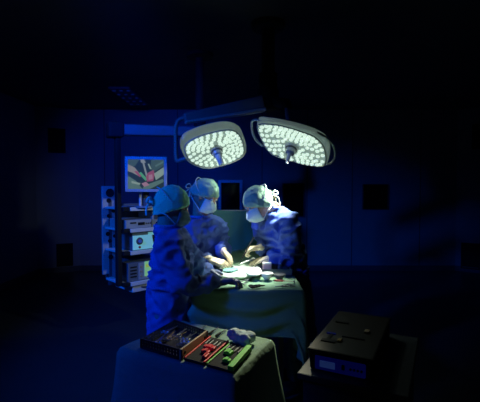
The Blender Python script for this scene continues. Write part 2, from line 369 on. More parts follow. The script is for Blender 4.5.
L = [([(-1, -1), (-.2, -1), (-.55, -.45), (-1, -.1)], 2), ([(-1, 1), (-.35, 1), (-.6, .55), (-1, .35)], 1), ([(.3, 1), (1, 1), (1, .6), (.35, .1), (.25, .5)], 1),
     ([(-1, .68), (-.62, .45), (-.35, .05), (-.42, -.12), (-.75, .1), (-1, .2)], 8), ([(-.42, .06), (-.28, .16), (.1, -.35), (-.02, -.45)], 6),
     ([(-.65, .2), (-.5, .22), (-.25, -.12), (-.35, -.2)], 4), ([(-.3, 1), (-.1, 1), (0, .8), (-.15, .72), (-.28, .8)], 7),
     ([(-.2, .8), (-.1, .82), (.15, -.35), (.05, -.38)], 7), ([(.1, .1), (.42, .3), (.5, 0), (.4, -.45), (.05, -.5), (0, -.2)], 4), ([(.15, -.05), (.35, 0), (.38, -.3), (.15, -.38)], 5),
     ([(.45, .05), (1, .5), (1, -.0), (.55, -.4)], 3), ([(.5, .6), (.95, .9), (1, .8), (.55, .5)], 2), ([(-.1, -.75), (.95, -.3), (1, -.5), (.2, -1), (-.2, -1)], 2),
     ([(-.25, -.62), (0, -.5), (.2, -.72), (-.1, -.85)], 5), ([(-.8, -.45), (-.3, -.6), (-.35, -.72), (-.8, -.6)], 3), ([(.1, .7), (.18, .72), (.32, .35), (.22, .35)], 3)]
for i, (pts, mi) in enumerate(L): poly(pts, mi, .0004*(i+1))
q.build('screen', sm, mon)
st = P(134, 195, 4.25)
MB().tube([mc-mn*.07, V((mc.x-.05, mc.y+.2, mc.z-.05)), V((mc.x-.05, mc.y+.2, zS[0])), ], [.03, .03, .035], 12).build('neck', M['dgrey'], mon)
MB().tube([V((mc.x-.10, mc.y+.16, mc.z-.1)), V((mc.x-.10, mc.y+.16, zS[0]))], .014, 12).build('post', M['white'], mon)
MB().lathe((mc.x-.06, mc.y+.2, zS[0]+.0), Z, [(0, .1), (.012, .1), (.016, .06)]).build('foot_plate', M['grey'], mon)
# devices on the shelves
def device(name, label, cat, a0, a1, b0, b1, z0, z1, m):
    t = thing(name, pp((a0+a1)/2, (b0+b1)/2, z0), label, cat, 'machines on the equipment column')
    ubox(a0, a1, b0, b1, z0, z1).build('casing', m, t, bevel=.006); return t
def fpan(t, name, a0, a1, z0, z1, b, m, th=.006): return ubox(a0, a1, b-th, b, z0, z1).build(name, m, t, bevel=.002)
t = device('video_recorder', 'low grey recorder box on the second shelf beneath the monitor', 'recorder', .03, .34, .02, .38, zS[1], zS[1]+.095, M['grey'])
fpan(t, 'front_panel', .035, .335, zS[1]+.008, zS[1]+.088, .02, M['palegrey']); fpan(t, 'display', .17, .25, zS[1]+.035, zS[1]+.065, .014, M['black']); fpan(t, 'disc_slot', .08, .15, zS[1]+.055, zS[1]+.07, .014, M['black'])
for a in (.27, .295, .32): MB().lathe(pp(a, .014, zS[1]+.05), -uS, [(0, .009), (.008, .008)], 10).build('button', M['dgrey'], t)
t = device('control_unit', 'upright grey control unit on the second shelf behind the near surgeon', 'control unit', .36, .52, .04, .34, zS[1], zS[1]+.17, M['grey'])
fpan(t, 'display', .385, .46, zS[1]+.085, zS[1]+.15, .04, M['dgrey']); MB().lathe(pp(.42, .038, zS[1]+.04), -uS, [(0, .018), (.012, .016)], 14).build('knob', M['black'], t)
fpan(t, 'front_panel', .47, .51, zS[1]+.02, zS[1]+.15, .04, M['palegrey'])
t = device('light_source', 'light source machine with lit-looking cyan front on the third shelf', 'light source', .11, .50, .03, .40, zS[2], zS[2]+.19, M['arm'])
q = MB()
fr = [(.115, .01), (.45, .01), (.45, .06), (.36, .06), (.34, .155), (.48, .155), (.48, .185), (.30, .185), (.30, .16), (.115, .16)]
q.hexa([pp(a, .03, zS[2]+z) for a, z in fr], [pp(a, .018, zS[2]+z) for a, z in fr]); q.build('front_panel', M['litface'], t)
fpan(t, 'black_panel', .36, .49, zS[2]+.012, zS[2]+.155, .03, M['black'], .004)
kn = MB().lathe(pp(.19, .018, zS[2]+.1), -uS, [(0, .04), (.008, .038), (.012, .028)], 20).build('light_port', M['dgrey'], t); MB().lathe(pp(.19, .006, zS[2]+.1), -uS, [(0, .02), (.014, .017)], 16).build('port_cap', M['bluescr2'], kn)
MB().lathe(pp(.19, .018, zS[2]+.035), -uS, [(0, .013), (.008, .012)], 12).build('power_button', M['redled'], t)
t = device('gas_insufflator', 'dark blue machine with lime display on the lowest shelf', 'insufflator', .06, .5, .03, .4, zS[3], zS[3]+.2, M['arm'])
for k in range(4): fpan(t, 'vent_slot', .085, .16, zS[3]+.045+.034*k, zS[3]+.06+.034*k, .03, M['black'], .004)
fpan(t, 'front_panel', .18, .49, zS[3]+.012, zS[3]+.19, .03, M['palegrey'])
sl = fpan(t, 'display', .25, .44, zS[3]+.04, zS[3]+.2, .024, M['lime']); fpan(sl, 'reading', .26, .33, zS[3]+.135, zS[3]+.17, .018, M['yellow'], .003)
for k in range(3): MB().lathe(pp(.205, .024, zS[3]+.05+.05*k), -uS, [(0, .011), (.007, .01)], 10).build('button', M['tan'], t)

# ------------------------------------------------------------------ people
def hand(q, w, d, n, t, size=1, curl=(.5, .5, .5, .5), fat=1.0, pinch=.5, L0=0):
    d = V(d).normalized(); n = V(n); n = (n-d*n.dot(d)).normalized(); t = V(t); t = (t-d*t.dot(d)-n*t.dot(n)).normalized()
    k = size; w = V(w); R = fat
    kn = []
    for i, (a, l) in enumerate(((.030, .092), (.010, .095), (-.010, .091), (-.028, .083))):
        b = w+t*a*.5*k; e = w+d*l*k+t*a*k-n*.002; q.capsule(b, e, .0155*R*k, .0115*R*k); kn.append(e)
    q.capsule(w, w+d*.05*k, .021*R*k, .02*R*k)
    for i, (ln, c) in enumerate(zip((.070, .078, .072, .058), curl)):
        p = kn[i]; ang = c*.7; dv = (d+t*(.12-.08*i)).normalized(); r = .0098*R*k*(1 if i < 3 else .9)
        for s, f in enumerate((.44, .31, .25)):
            v = dv*math.cos(ang)+n*math.sin(ang); e = p+v*ln*f*k; q.capsule(p, e, r*(1-.07*s), r*(.93-.09*s)); p = e; ang += c*.75
    p0 = w+d*.025*k+t*.018*k; p1 = w+d*.062*k+t*.042*k+n*.018*k*pinch; p2 = p1+(d*.85+t*(.35-.5*pinch)+n*.6*pinch).normalized()*.036*k; p3 = p2+(d*.9-t*.25*pinch+n*.55*pinch).normalized()*.028*k
    q.capsule(p0, p1, .0145*R*k, .0125*R*k); q.capsule(p1, p2, .0118*R*k, .0105*R*k); q.capsule(p2, p3, .0102*R*k, .0088*R*k)

def person(label, head, hf, hu, neck, shL, shR, elL, elR, wrL, wrR, pel, footL, footR, fdir, handL, handR, glm, capm, maskm, hem=.42, seed=0, tw=.175, td=.125, ties=True, waist=1.0, hood=(.57, .135)):
    head, neck, shL, shR, elL, elR, wrL, wrR, pel = map(V, (head, neck, shL, shR, elL, elR, wrL, wrR, pel))
    footL, footR = V(footL), V(footR)
    hf = V(hf).normalized(); hu = V(hu); hu = (hu-hf*hu.dot(hf)).normalized(); hs = hu.cross(hf).normalized()   # hs = wearer's left
    fdir = V((fdir[0], fdir[1], 0)).normalized(); side = V((-fdir.y, fdir.x, 0))
    mid = (footL+footR)/2; root = thing('person', (mid.x, mid.y, 0), label, 'person', 'operating team')
    # --- body: one continuous skin
    q = MB()
    q.ell(head+hu*.02-hf*.008, hf*.096, hs*.076, hu*.098); q.ell(head-hu*.052+hf*.03, hf*.062, hs*.056, hu*.066)      # skull, jaw
    q.capsule(head+hf*.086+hu*.012, head+hf*.108-hu*.026, .010, .014); q.ell(head+hf*.083-hu*.066, hf*.014, hs*.025, hu*.010); q.ell(head+hf*.075-hu*.1, hf*.02, hs*.024, hu*.018)
    q.capsule(head+hf*.078+hu*.034+hs*.04, head+hf*.085+hu*.034-hs*.04, .012, .012)
    for s in (1, -1): q.ell(head+hs*s*.078-hf*.006-hu*.01, hf*.018, hs*.011, hu*.032, 12, 8)
    q.capsule(head-hu*.05-hf*.03, neck, .056, .062)
    chest = (shL+shR)/2; ab = chest.lerp(pel, .55)
    q.rings([[c+side*a*math.cos(2*PI*k/20)+fdir*b*math.sin(2*PI*k/20) for k in range(20)] for c, a, b in ((neck, .06, .06), (chest+Z*.02, .13, .085), (chest.lerp(pel, .25), .15, .105), (ab, .135, .1), (pel, .155, .11), (pel-Z*.08, .13, .1))])
    for s, sh, el, wr, hd in ((1, shL, elL, wrL, handL), (-1, shR, elR, wrR, handR)):
        q.capsule(chest.lerp(sh, .4), sh, .07, .055); q.capsule(sh, el, .05, .04); q.capsule(el, wr, .041, .026); hand(q, wr, *hd, fat=.9)
    for s, ft in ((1, footL), (-1, footR)):
        hip = pel+side*.09*s-Z*.04; kn = hip.lerp(ft+Z*.08, .5)+fdir*.02; q.capsule(hip, kn, .085, .055); q.capsule(kn, ft+Z*.09, .053, .036); q.capsule(ft+Z*.06-fdir*.03, ft+Z*.04+fdir*.14, .036, .03)
    blob(q, 'body', M['skin'], root, .008, 2)
    for s in (1, -1): MB().ell(head+hf*.082+hs*s*.032+hu*.014, hf*.012, hs*.013, hu*.010, 12, 8).build('eye', M['eye'], root, smooth=True)
    # --- gown
    q = MB(); low = V((mid.x, mid.y, hem)); wst = V((chest.lerp(pel, .85).x, chest.lerp(pel, .85).y, waist))
    rr = [(neck+Z*.0, .078, .078), (chest+Z*.045, .125, .095), (chest-Z*.01, tw*.98, td*.9), (chest.lerp(pel, .3), tw*1.08, td*1.1), (chest.lerp(pel, .6), tw*1.07, td*1.12), (wst, tw*.98, td*1.0), (wst-Z*.1, tw*1.06, td*1.12), (pel.lerp(low, .4), tw*1.1, td*1.22), (low, tw*1.15, td*1.35)]
    q.rings([[c+side*a*math.cos(2*PI*k/28)+fdir*b*math.sin(2*PI*k/28) for k in range(28)] for c, a, b in rr])
    for sh, el, wr in ((shL, elL, wrL), (shR, elR, wrR)):
        q.capsule(chest.lerp(sh, .35)+Z*.01, sh, .088, .075); q.capsule(sh, el, .078, .066); q.capsule(el, el.lerp(wr, .80), .068, .045)
    so = V((seed*7.3, seed*3.1, seed*1.7))
    def gd(p, n):
        low_ = max(0, min(1, (1.0-p.z)/.3)); a = p+so
        v = fold(V((a.x*17, a.y*17, a.z*3.2)))*low_*.020
        v += (1-abs(fold(V(((a.x+a.z)*9, a.y*9, (a.z-a.x*.6)*13))))*2.2)*(1-low_*.7)*.026
        v += fold(a*26)*.008
        return v
    g = blob(q, 'gown', M['gown'], root, .011, 2, gd)
    # waist tie and bow tails at the back
    w0 = MB(); ring = [wst+side*(tw*1.02+.012)*math.cos(2*PI*k/28)+fdir*(td*1.05+.012)*math.sin(2*PI*k/28)+Z*.008*math.sin(k*1.3) for k in range(29)]
    w0.tube(ring, .012, 8); bk = wst-fdir*(td*1.05+.01)
    w0.tube(cr([bk, bk-Z*.06-fdir*.02+side*.03, bk-Z*.2+side*.04]), .007, 6); w0.tube(cr([bk, bk-Z*.08-fdir*.015-side*.03, bk-Z*.24-side*.03]), .007, 6)
    w0.build('waist_tie', M['gown'], g, smooth=True)
    # neck band
    nb = MB(); nb.tube([neck+Z*.012+(side*.074*math.cos(2*PI*k/24)+fdir*.076*math.sin(2*PI*k/24)) for k in range(25)], .011, 8); nb.build('neckband', M['panel'], g, smooth=True)
    # trousers and clogs
    q = MB()
    for s, ft in ((1, footL), (-1, footR)):
        hip = pel+side*.09*s-Z*.1; kn = hip.lerp(ft+Z*.08, .5)+fdir*.02; q.capsule(hip, kn, .1, .078); q.capsule(kn, ft+Z*.14, .076, .065)
    blob(q, 'trousers', M['trousers'], root, .014, 2)
    for s, ft in ((1, footL), (-1, footR)):
        q = MB(); q.ell(ft+Z*.05+fdir*.05, fdir*.145, side*.052, Z*.05); q.box(ft+Z*.014+fdir*.05, fdir*.12, side*.042, Z*.014); q.capsule(ft+Z*.06-fdir*.03, ft+Z*.09-fdir*.02, .05, .045)
        blob(q, 'clog', M['shoe'], root, .01, 2)
    # --- gloves with long cuffs
    for wr, el, hd in ((wrL, elL, handL), (wrR, elR, handR)):
        q = MB(); hand(q, wr, *hd, fat=1.08); b = wr+(el-wr).normalized()*.105; q.capsule(wr, b, .034, .050)
        gl = blob(q, 'glove', glm, root, .0045, 1, lambda p, n: fold(p*60)*.0012)
        dv = (el-wr).normalized(); u_, v_ = perp(dv)
        MB().tube([b+dv*.035+(u_*math.cos(2*PI*k/16)+v_*math.sin(2*PI*k/16))*.052 for k in range(17)], .005, 6).build('cuff_roll', glm, gl, smooth=True)
    # --- cap: cloth shell from brow to nape, tied at the back
    q = MB(); ns, ms = 40, 18; cc = head+hu*.018-hf*.014; rs = []
    for j in range(ms+1):
        th = PI*.985*(1-j/ms)*.60+.012
        row = []
        for k in range(ns):
            a = 2*PI*k/ns; lim = hood[0]-hood[1]*math.cos(a)      # rim hangs lower at the nape
            thk = .012+(1-j/ms)*PI*lim
            p = V((math.sin(thk)*math.cos(a), math.sin(thk)*math.sin(a), math.cos(thk)))
            if thk > PI*.6: k_ = max(math.sin(thk), .80)/max(.05, math.sin(thk)); p.x *= k_; p.y *= k_
            w_ = fold(V((p.x*3.2+seed, p.y*6, p.z*2.4)))*.07+fold(V((p.x*9, p.y*9+seed, p.z*5)))*.055
            tuck = .93 if j == 0 else 1
            bulge = 1+.10*max(0, -p.x)*max(0, .6-p.z*.3)
            row.append(cc+(hf*p.x*.117*bulge+hs*p.y*.096+hu*p.z*.122)*(1+w_)*tuck)
        rs.append(row)
    q.rings(rs, False); q.add(rs[-1], [list(range(ns))])
    cp = q.build('surgical_cap', capm, root, smooth=True, solid=.004, sub=1)
    if ties:
        kb = cc-hf*.128-hu*.03
        q = MB()
        q.ell(kb, hf*.016, hs*.02, hu*.016, 12, 8)
        for s in (1, -1):
            q.tube(cr([kb, kb+hs*.04*s-hf*.02+hu*.03, kb+hs*.055*s-hf*.03, kb+hs*.03*s-hf*.02-hu*.012, kb]), .009, 6, flat=.5)
            q.tube(cr([kb, kb+hs*.03*s-hf*.02-hu*.04, kb+hs*.035*s-hf*.005-hu*.09]), .008, 6, flat=.5)
        q.build('cap_tie', M['tape'], cp, smooth=True)
    kb = cc+hu*.122-hf*.03
    # --- mask
    q = MB(); rs = []
    A_, B_ = 26, 12; cm = head-hu*.053+hf*.016
    for j in range(B_+1):
        row = []
        for i in range(A_+1):
            x = (2*i/A_-1); yv = 2*j/B_-1; a = x*1.28; 
            r = V((math.cos(a)*math.cos(yv*.92), math.sin(a)*math.cos(yv*.75), math.sin(yv*.95)))
            pl = 1+.02*math.sin(yv*14)*(1-x*x)
            row.append(cm+(hf*r.x*(.105+.018*(1-abs(yv))*max(0, 1-x*x*4))+hs*r.y*.083+hu*r.z*.078)*pl)
        rs.append(row)
    n1 = A_+1; vs = [p for r in rs for p in r]; q.add(vs, [[j*n1+i, j*n1+i+1, (j+1)*n1+i+1, (j+1)*n1+i] for j in range(B_) for i in range(A_)])
    mk = q.build('face_mask', maskm, root, smooth=True, solid=.004)
    q = MB()
    for s in (1, -1):
        i = A_ if s == 1 else 0
        top = rs[-2][i]; bot = rs[2][i]
        q.tube(cr([top, head+hs*s*.095-hf*.03+hu*.035, cc+hs*s*.075-hf*.085+hu*.06, cc-hf*.122+hu*.075]), .0042, 6)
        q.tube(cr([bot, head+hs*s*.085-hf*.035-hu*.06, head-hf*.1-hu*.062+hs*s*.03, head-hf*.112-hu*.06]), .0042, 6)
    q.build('mask_strap', M['tape'], mk, smooth=True)
    return root, g, cp

# right surgeon (leaning in from the right)
neckA = P(274, 209, 3.16)
A, gA, cA = person('surgeon leaning in from the right in blue gown, head bowed, both gloves at the wound',
    P(257.5, 204, 3.08), (-.72, -.28, -.52), (-.45, -.2, .85), neckA,
    P(289, 222, 3.04), P(262, 222, 3.30), P(288, 256, 3.08), P(268, 250, 3.30), P(270, 258, 3.07), P(261, 247.5, 3.14),
    (.42, 3.27, .93), (.44, 3.17, 0), (.46, 3.42, 0), (-.88, -.48),
    ((-1, .15, -.28), (-.1, .2, -1), (-.15, .9, .4), 1.02, (.18, .22, .28, .35), ), ((-.9, -.15, -.12), (-.2, -.5, -.85), (-.1, -.85, .4), 1.0, (.75, .8, .9, 1.0)),
    M['glove'], M['cap'], M['mask'], seed=1, hood=(.655, .205))
# middle surgeon behind the table's left side
B, gB, cB = person('middle surgeon standing in light green cap and white mask, looking down to the right',
    P(205.5, 196, 3.22), (.74, -.36, -.50), (.38, -.2, .88), P(200, 218, 3.27),
    P(217, 228, 3.40), P(191, 229, 3.16), P(222, 250, 3.33), P(186, 262, 3.08), P(222.5, 250.5, 3.16), P(209, 259.5, 3.0),
    (-.40, 3.33, .95), (-.44, 3.42, 0), (-.40, 3.22, 0), (.8, -.5),
    ((.62, -.45, -.55), (-.25, -.55, -.8), (.2, -.9, .3), 1.06, (.5, .6, .8, .95)), ((.9, -.12, -.26), (.2, .2, -.95), (-.1, .95, .2), 1.2, (.55, .7, .85, .9)),
    M['glove'], M['cap'], M['mask'], seed=2)
# near surgeon
Cc, gC, cC = person('near surgeon seen from the side in deep blue gown, teal cap and dark gloves',
    P(173, 207, 2.62), (.90, .22, -.30), (.30, .1, .95), P(166.5, 227.5, 2.62),
    P(178, 243, 2.78), P(168.5, 245, 2.47), P(196, 268, 2.82), P(181, 283, 2.40), P(207, 270, 2.86), P(217, 283, 2.53),
    (-.47, 2.62, .95), (-.46, 2.71, 0), (-.46, 2.53, 0), (1, .12),
    ((.95, .1, -.2), (.1, 0, -1), (0, -1, .1), .95, (.4, .5, .6, .7)), ((.95, .25, .12), (.2, -.1, -1), (.1, 1, 0), 1.12, (.5, .65, .8, .95)),
    M['navyglove'], M['capdeep'], M['maskdeep'], seed=3, ties=True, hood=(.66, .215), td=.115, waist=1.02)

# ------------------------------------------------------------------ draped tables
def draped(name, label, cat, corners, ztop, drop, m, hemf=None, wave=.02, top=None, flare=.06, seed=0, group=None, swag=False):
    """cloth over a table: corners counter-clockwise as seen from above"""
    cs = [V((c[0], c[1], 0)) for c in corners]; n = 22; per = []
    for k in range(4):
        for i in range(n): per.append(cs[k].lerp(cs[(k+1) % 4], i/n))
    cen = sum(cs, V((0, 0, 0)))/4; N = len(per); q = MB(); rs = []
    def topz(p): return ztop+(top(p) if top else 0)+fold(p*9+V((seed, 0, 0)))*.004
    for s in (.08, .25, .42, .58, .72, .84, .93, .985):
        rs.append([V((cen.lerp(p, s).x, cen.lerp(p, s).y, topz(cen.lerp(p, s)))) for p in per])
    rs.append([V((p.x, p.y, topz(p)-.006)) for p in per])
    for j in range(1, 25):
        t = j/24; row = []
        for i, p in enumerate(per):
            o = (p-cen).normalized(); a = i/N; dr = drop*(hemf(p, a) if hemf else 1)
            w = math.sin(i*.62+seed+1.3*math.sin(i*.19+seed))*wave*t**.8+fold(V((i*.16, t*1.4, seed*3)))*wave*1.6*t
            corner = max(0, 1-min((p-c).length for c in cs)/.12)
            if swag and p.y < YA+.01:
                u_ = (p.x-XA)/(XB-XA); w += .014*math.sin(t*15-5.5*math.sin(u_*PI*.9)+u_*2.5)*min(1, t*3)
            row.append(V((p.x, p.y, topz(p)-.006))+o*(.012+flare*t*t+w+corner*.05*t)-Z*dr*t)
        rs.append(row)
    q.rings(rs, False); q.add(rs[0], [list(range(N))])
    o = q.build(name, m, None, smooth=True, solid=.004); return tag(o, label, cat, group)
# operating table and instrument table below the drapes
ot = thing('operating_table', (0, 3.5, 0), 'operating table under the green patient drape between the surgeons', 'operating table')
MB().abox(-.2, .2, 3.1, 4.5, .9, .99).build('table_top', M['black'], ot, bevel=.02)
MB().abox(-.13, .13, 3.45, 3.85, .12, .9).build('column', M['dsteel'], ot, bevel=.02)
MB().abox(-.16, .16, 3.05, 4.3, .0, .12).build('base', M['dsteel'], ot, bevel=.03)
XA, XB, YA, YBk, ZT = -.29, .405, 2.52, 3.05, 1.0
it = thing('instrument_table', (.05, 2.8, 0), 'narrow draped table across the foot of the operating table', 'table')
MB().abox(XA+.02, XB-.02, YA+.02, YBk-.02, ZT-.045, ZT-.016).build('table_top', M['steel'], it)
for sx in (XA+.1, XB-.1): MB().abox(sx-.018, sx+.018, YBk-.12, YBk-.08, .06, ZT-.045).build('leg', M['steel'], it)
for sx in (XA+.1, XB-.1): MB().abox(sx-.018, sx+.018, YA+.12, YBk-.04, .0, .06).build('foot', M['steel'], it)
pd = draped('patient_drape', 'green drape over the patient between the right and middle surgeons', 'drape', [(-.20, 3.07), (.22, 3.07), (.22, 4.5), (-.20, 4.5)], .99, .32, M['drape'],
    top=lambda p: .055*math.exp(-((p.x-.01)/.17)**2)*(1 if p.y > 3.2 else max(0, (p.y-3.06)/.14)), seed=4, wave=.012, flare=.02)
def hem1(p, a):
    if p.y < YA+.01: 
        t = (p.x-XA)/(XB-XA); return .62+.12*math.sin(min(1, max(0, t))*PI*.75)+1.0*max(0, (t-.9)/.1)**2
    return 1.15
td_ = draped('table_drape', 'pale green cloth over the table at the patient feet holding bowls and clamps', 'drape', [(XA, YA), (XB, YA), (XB, YBk), (XA, YBk)], ZT-.004, .42, M['drape'], hemf=hem1, wave=.010, seed=1, flare=-.03, swag=True)
# anaesthesia screen
YS = 3.98
ws0, ws1 = P(213, 200, YS).x, P(266, 200, YS).x
sc_ = thing('anaesthesia_screen', ((ws0+ws1)/2, YS, 1.0), 'dark green cloth screen hung upright behind the patient', 'screen')
zt_ = P(230, 209.5, YS).z
q = MB(); rs = []
for j in range(15):
    t = j/14; row = []
    for i in range(41):
        x = ws0+(ws1-ws0)*i/40; sag = .015*math.sin(PI*i/40)
        row.append(V((x, YS-.02-.10*t*t+fold(V((i*.13, t*1.2, 5)))*.05*t+math.sin(i*.55)*.008*t, zt_-sag-(.43)*t)))
    rs.append(row)
vs = [p for r in rs for p in r]; q.add(vs, [[j*41+i, j*41+i+1, (j+1)*41+i+1, (j+1)*41+i] for j in range(14) for i in range(40)])
q.build('cloth', M['screencloth'], sc_, smooth=True, solid=.006)
MB().tube([(ws0-.02, YS-.005, zt_-.012), (ws1+.02, YS-.005, zt_-.012)], .012, 10).build('crossbar', M['steel'], sc_)
for x in (ws0-.01, ws1+.01): MB().tube([(x, YS+.01, zt_-.01), (x, YS+.01, .95), (max(-.2, min(.2, x)), YS+.01, .94)], .012, 10).build('pole', M['steel'], sc_)

# ------------------------------------------------------------------ things on the operating field
zf = ZT+.004
def cloth_pad(name, label, cat, pts, h, m, seed, z=zf, group=None):
    ps = [PZ(x, y, z) for x, y in pts]; ps = cr(ps, 4, True); c = sum(ps, V((0, 0, 0)))/len(ps); q = MB(); rs = [[V((p.x, p.y, z)) for p in ps]]
    for s, k in ((1.02, .4), (.98, .8), (.85, 1.0), (.65, 1.05), (.4, 1.0), (.15, 1.0)):
        rs.append([V((c.lerp(p, s).x, c.lerp(p, s).y, z+h*k*(1+.7*fold(V((p.x*22*s, p.y*22*s, seed)))))) for p in ps])
    q.rings(rs); return tag(q.build(name, m, None, smooth=True), label, cat, group)
cloth_pad('towel', 'bright white towel spread round the wound under the lamps', 'towel', [(219, 272), (227, 266), (243, 263.5), (257, 266), (259, 273), (250, 278), (236, 279), (222, 278)], .022, M['towel'], 1)
cloth_pad('towel', 'small teal towel strip lying across the bright white towel', 'towel', [(223, 270), (231, 268.5), (238, 269), (233, 271.5), (226, 272)], .008, M['towelteal'], 2, z=zf+.03)
cloth_pad('towel', 'folded white towel in front of the wound beside the bowl', 'towel', [(246, 269), (257, 268), (262, 272), (258, 276), (248, 275)], .012, M['towel'], 3, z=zf+.03)
def bowl(label, px, py, r, h, m, group='bowls on the draped table'):
    p = PZ(px, py, zf); t = thing('bowl', p, label, 'bowl', group)
    MB().lathe(p, Z, [(0, r*.5), (.003, r*.55), (h*.5, r*.85), (h, r), (h, r*.95), (h*.5, r*.78), (.008, r*.45), (.008, .001)], 28).build('basin', m, t, smooth=True)
    MB().tube([p+Z*h+V((math.cos(2*PI*k/28), math.sin(2*PI*k/28), 0))*r for k in range(29)], .003, 6).build('rim', m, t, smooth=True); return t
bowl('pale steel bowl on the draped table beside the white towel', 267, 279.2, .042, .042, M['white'])
bowl('dark bowl right of the pale steel bowl', 279.5, 279, .04, .032, M['dgrey'])
# dark tray at the back right with a small pink box on it
def rect(px, z): return [PZ(x, y, z) for x, y in px]
r0 = rect([(257.5, 275.3), (291.5, 275.3), (289, 271.6), (258.5, 271.6)], zf)
t = thing('kidney_tray', sum(r0, V((0, 0, 0)))/4, 'dark tray at the back right of the draped table behind the bowls', 'tray')
q = MB(); q.hexa(r0, [p+Z*.006 for p in r0]); q.build('tray_floor', M['black'], t)
q = MB()
for k in range(4):
    a, b = r0[k], r0[(k+1) % 4]; d = (b-a).normalized()*.004; n_ = V((d.y, -d.x, 0)); q.hexa([a-d, b+d, b+d+n_, a-d+n_], [p+Z*.045 for p in (a-d, b+d, b+d+n_, a-d+n_)])
q.build('tray_wall', M['dgrey'], t)
b = PZ(267, 273.4, zf)+Z*.006
t = thing('suture_box', b, 'small pale pink box standing on the dark tray', 'box'); MB().abox(b.x-.032, b.x+.032, b.y-.02, b.y+.02, b.z, b.z+.07).build('carton', M['pink'], t, bevel=.003); MB().abox(b.x-.033, b.x+.033, b.y-.021, b.y+.021, b.z+.068, b.z+.078).build('box_lid', M['white'], t, bevel=.002)
b = PZ(280, 273.4, zf)+Z*.006
t = thing('bottle', b, 'small dark blue bottle standing on the dark tray right of the pink box', 'bottle'); MB().lathe(b, Z, [(0, .018), (.045, .018), (.055, .008), (.066, .008)], 16).build('flask', M['dgrey'], t, smooth=True); MB().lathe(b+Z*.064, Z, [(0, .010), (.012, .010)], 12).build('cap', M['bluescr2'], t)
def ringtool(name, label, px0, px1, z, m, group, cat='forceps', ring=.017, wdt=.004):
    a, b = PZ(*px0, z), PZ(*px1, z); d = (b-a).normalized(); w = V((-d.y, d.x, 0)); L_ = (b-a).length; u = Z*(wdt+.001)
    t = thing(name, a.lerp(b, .5), label, cat, group)
    j = a+d*L_*.55
    for s in (1, -1):
        q = MB(); c = a+w*s*ring*1.15
        q.tube([c+d*ring+u, c+d*(ring+.02)+u, j+w*s*.002+u*1.2, b-d*.0+w*s*.0015+u], [wdt*.8, wdt, wdt*1.2, wdt*.5], 8); arm = q.build('shank', m, t, smooth=True)
        MB().tube([c+u+(d*math.cos(2*PI*k/18)+w*math.sin(2*PI*k/18))*ring for k in range(19)], wdt*.8, 6).build('finger_ring', m, arm, smooth=True)
    MB().lathe(j, Z, [(0, wdt*1.3), (wdt*2.8, wdt*1.2)], 10).build('pivot', m, t)
    return t
G1 = 'clamps and scissors on the draped table'
ringtool('forceps', 'steel ring-handled forceps on the cloth below the dark glove', (240.5, 284), (254, 277.5), zf, M['dsteel'], G1)
ringtool('forceps', 'open black clamp near the front edge of the draped table', (252, 287.5), (265, 286.5), zf, M['black'], G1, wdt=.006, ring=.015)
ringtool('scissors', 'small dark scissors at the front right of the draped table', (291, 286), (275, 287.5), zf, M['dsteel'], G1, cat='scissors')
def handtool(name, label, cat, px0, px1, z, mh, mt, group, r=.005):
    a, b = PZ(*px0, z), PZ(*px1, z); d = b-a; t = thing(name, a.lerp(b, .5), label, cat, group); u = Z*(r*1.2)
    MB().tube([a+u, a+d*.08+u, a+d*.4+u, a+d*.45+u], [r*.8, r*1.15, r, r*.7], 10).build('handle', mh, t, smooth=True)
    MB().tube([a+d*.44+u, a+d*.85+u, b+u], [r*.6, r*.5, r*.25], 8).build('shaft', mt, t, smooth=True); return t
t = handtool('retractor', 'long brown retractor with a red tip lying right of the bowls', 'retractor', (274.5, 281.5), (294, 282.5), zf, M['orange'], M['tan'], G1, .006)
p = PZ(294, 282.5, zf); MB().tube([p+Z*.006+V((0, -.02, 0)), p+Z*.01, p+Z*.006+V((.004, .022, 0))], [.004, .007, .004], 8).build('tip', M['dgrey'], t, smooth=True)
# instruments in the hands of the right surgeon
def held(label, a, b, name, m): 
    d = b-a; t = thing(name, b, label, 'needle holder')
    MB().tube([a, a+d*.35, a+d*.7, b], [.004, .007, .0055, .002], 8).build('shaft', m, t, smooth=True)
    w = perp(d)[0]
    MB().tube([a+(d.normalized()*math.cos(2*PI*k/14)+w*math.sin(2*PI*k/14))*.012-d.normalized()*.012 for k in range(15)], .003, 6).build('finger_ring', m, t, smooth=True); return t
held('dark needle holder gripped in the right surgeon raised far hand', P(252.5, 240, 3.05), P(240, 262, 3.0), 'needle_holder', M['black'])
held('thin steel needle holder pointing to the wound from the right surgeon near hand', P(252, 259, 3.02), P(238.5, 264.5, 2.95), 'needle_holder', M['steel'])

# ------------------------------------------------------------------ instrument table in front
ZF = .85
kb_, kl, kf, kr = [PZ(x, y, ZF) for x, y in ((183, 320.5), (119.5, 346.5), (233, 377.5), (272.5, 339.5))]
uu = (kf-kl).normalized(); vv = (kb_-kl).normalized()
cen = (kb_+kl+kf+kr)/4
ft = thing('trolley_table', (cen.x, cen.y, 0), 'instrument trolley under the green sheet in the foreground', 'table')
q = MB(); ins = [cen+(p-cen)*.93 for p in (kl, kf, kr, kb_)]; q.hexa([p-Z*.05 for p in ins], [p-Z*.014 for p in ins]); q.build('table_top', M['steel'], ft)
for p in ins:
    p2 = cen+(p-cen)*.9; MB().tube([V((p2.x, p2.y, .07)), V((p2.x, p2.y, ZF-.05))], .014, 10).build('leg', M['steel'], ft)
for p in ins:
    p2 = cen+(p-cen)*.9; MB().lathe((p2.x-.014, p2.y, .035), (1, 0, 0), [(0, .03), (.004, .035), (.024, .035), (.028, .03)], 16).build('caster', M['black'], ft)
draped('table_sheet', 'green sheet draped over the instrument trolley in the foreground', 'sheet', [kl.xy, kf.xy, kr.xy, kb_.xy], ZF, .55, M['sheet'], wave=.016, flare=.07, seed=2, hemf=lambda p, a: 1.0+.08*math.sin(a*19))
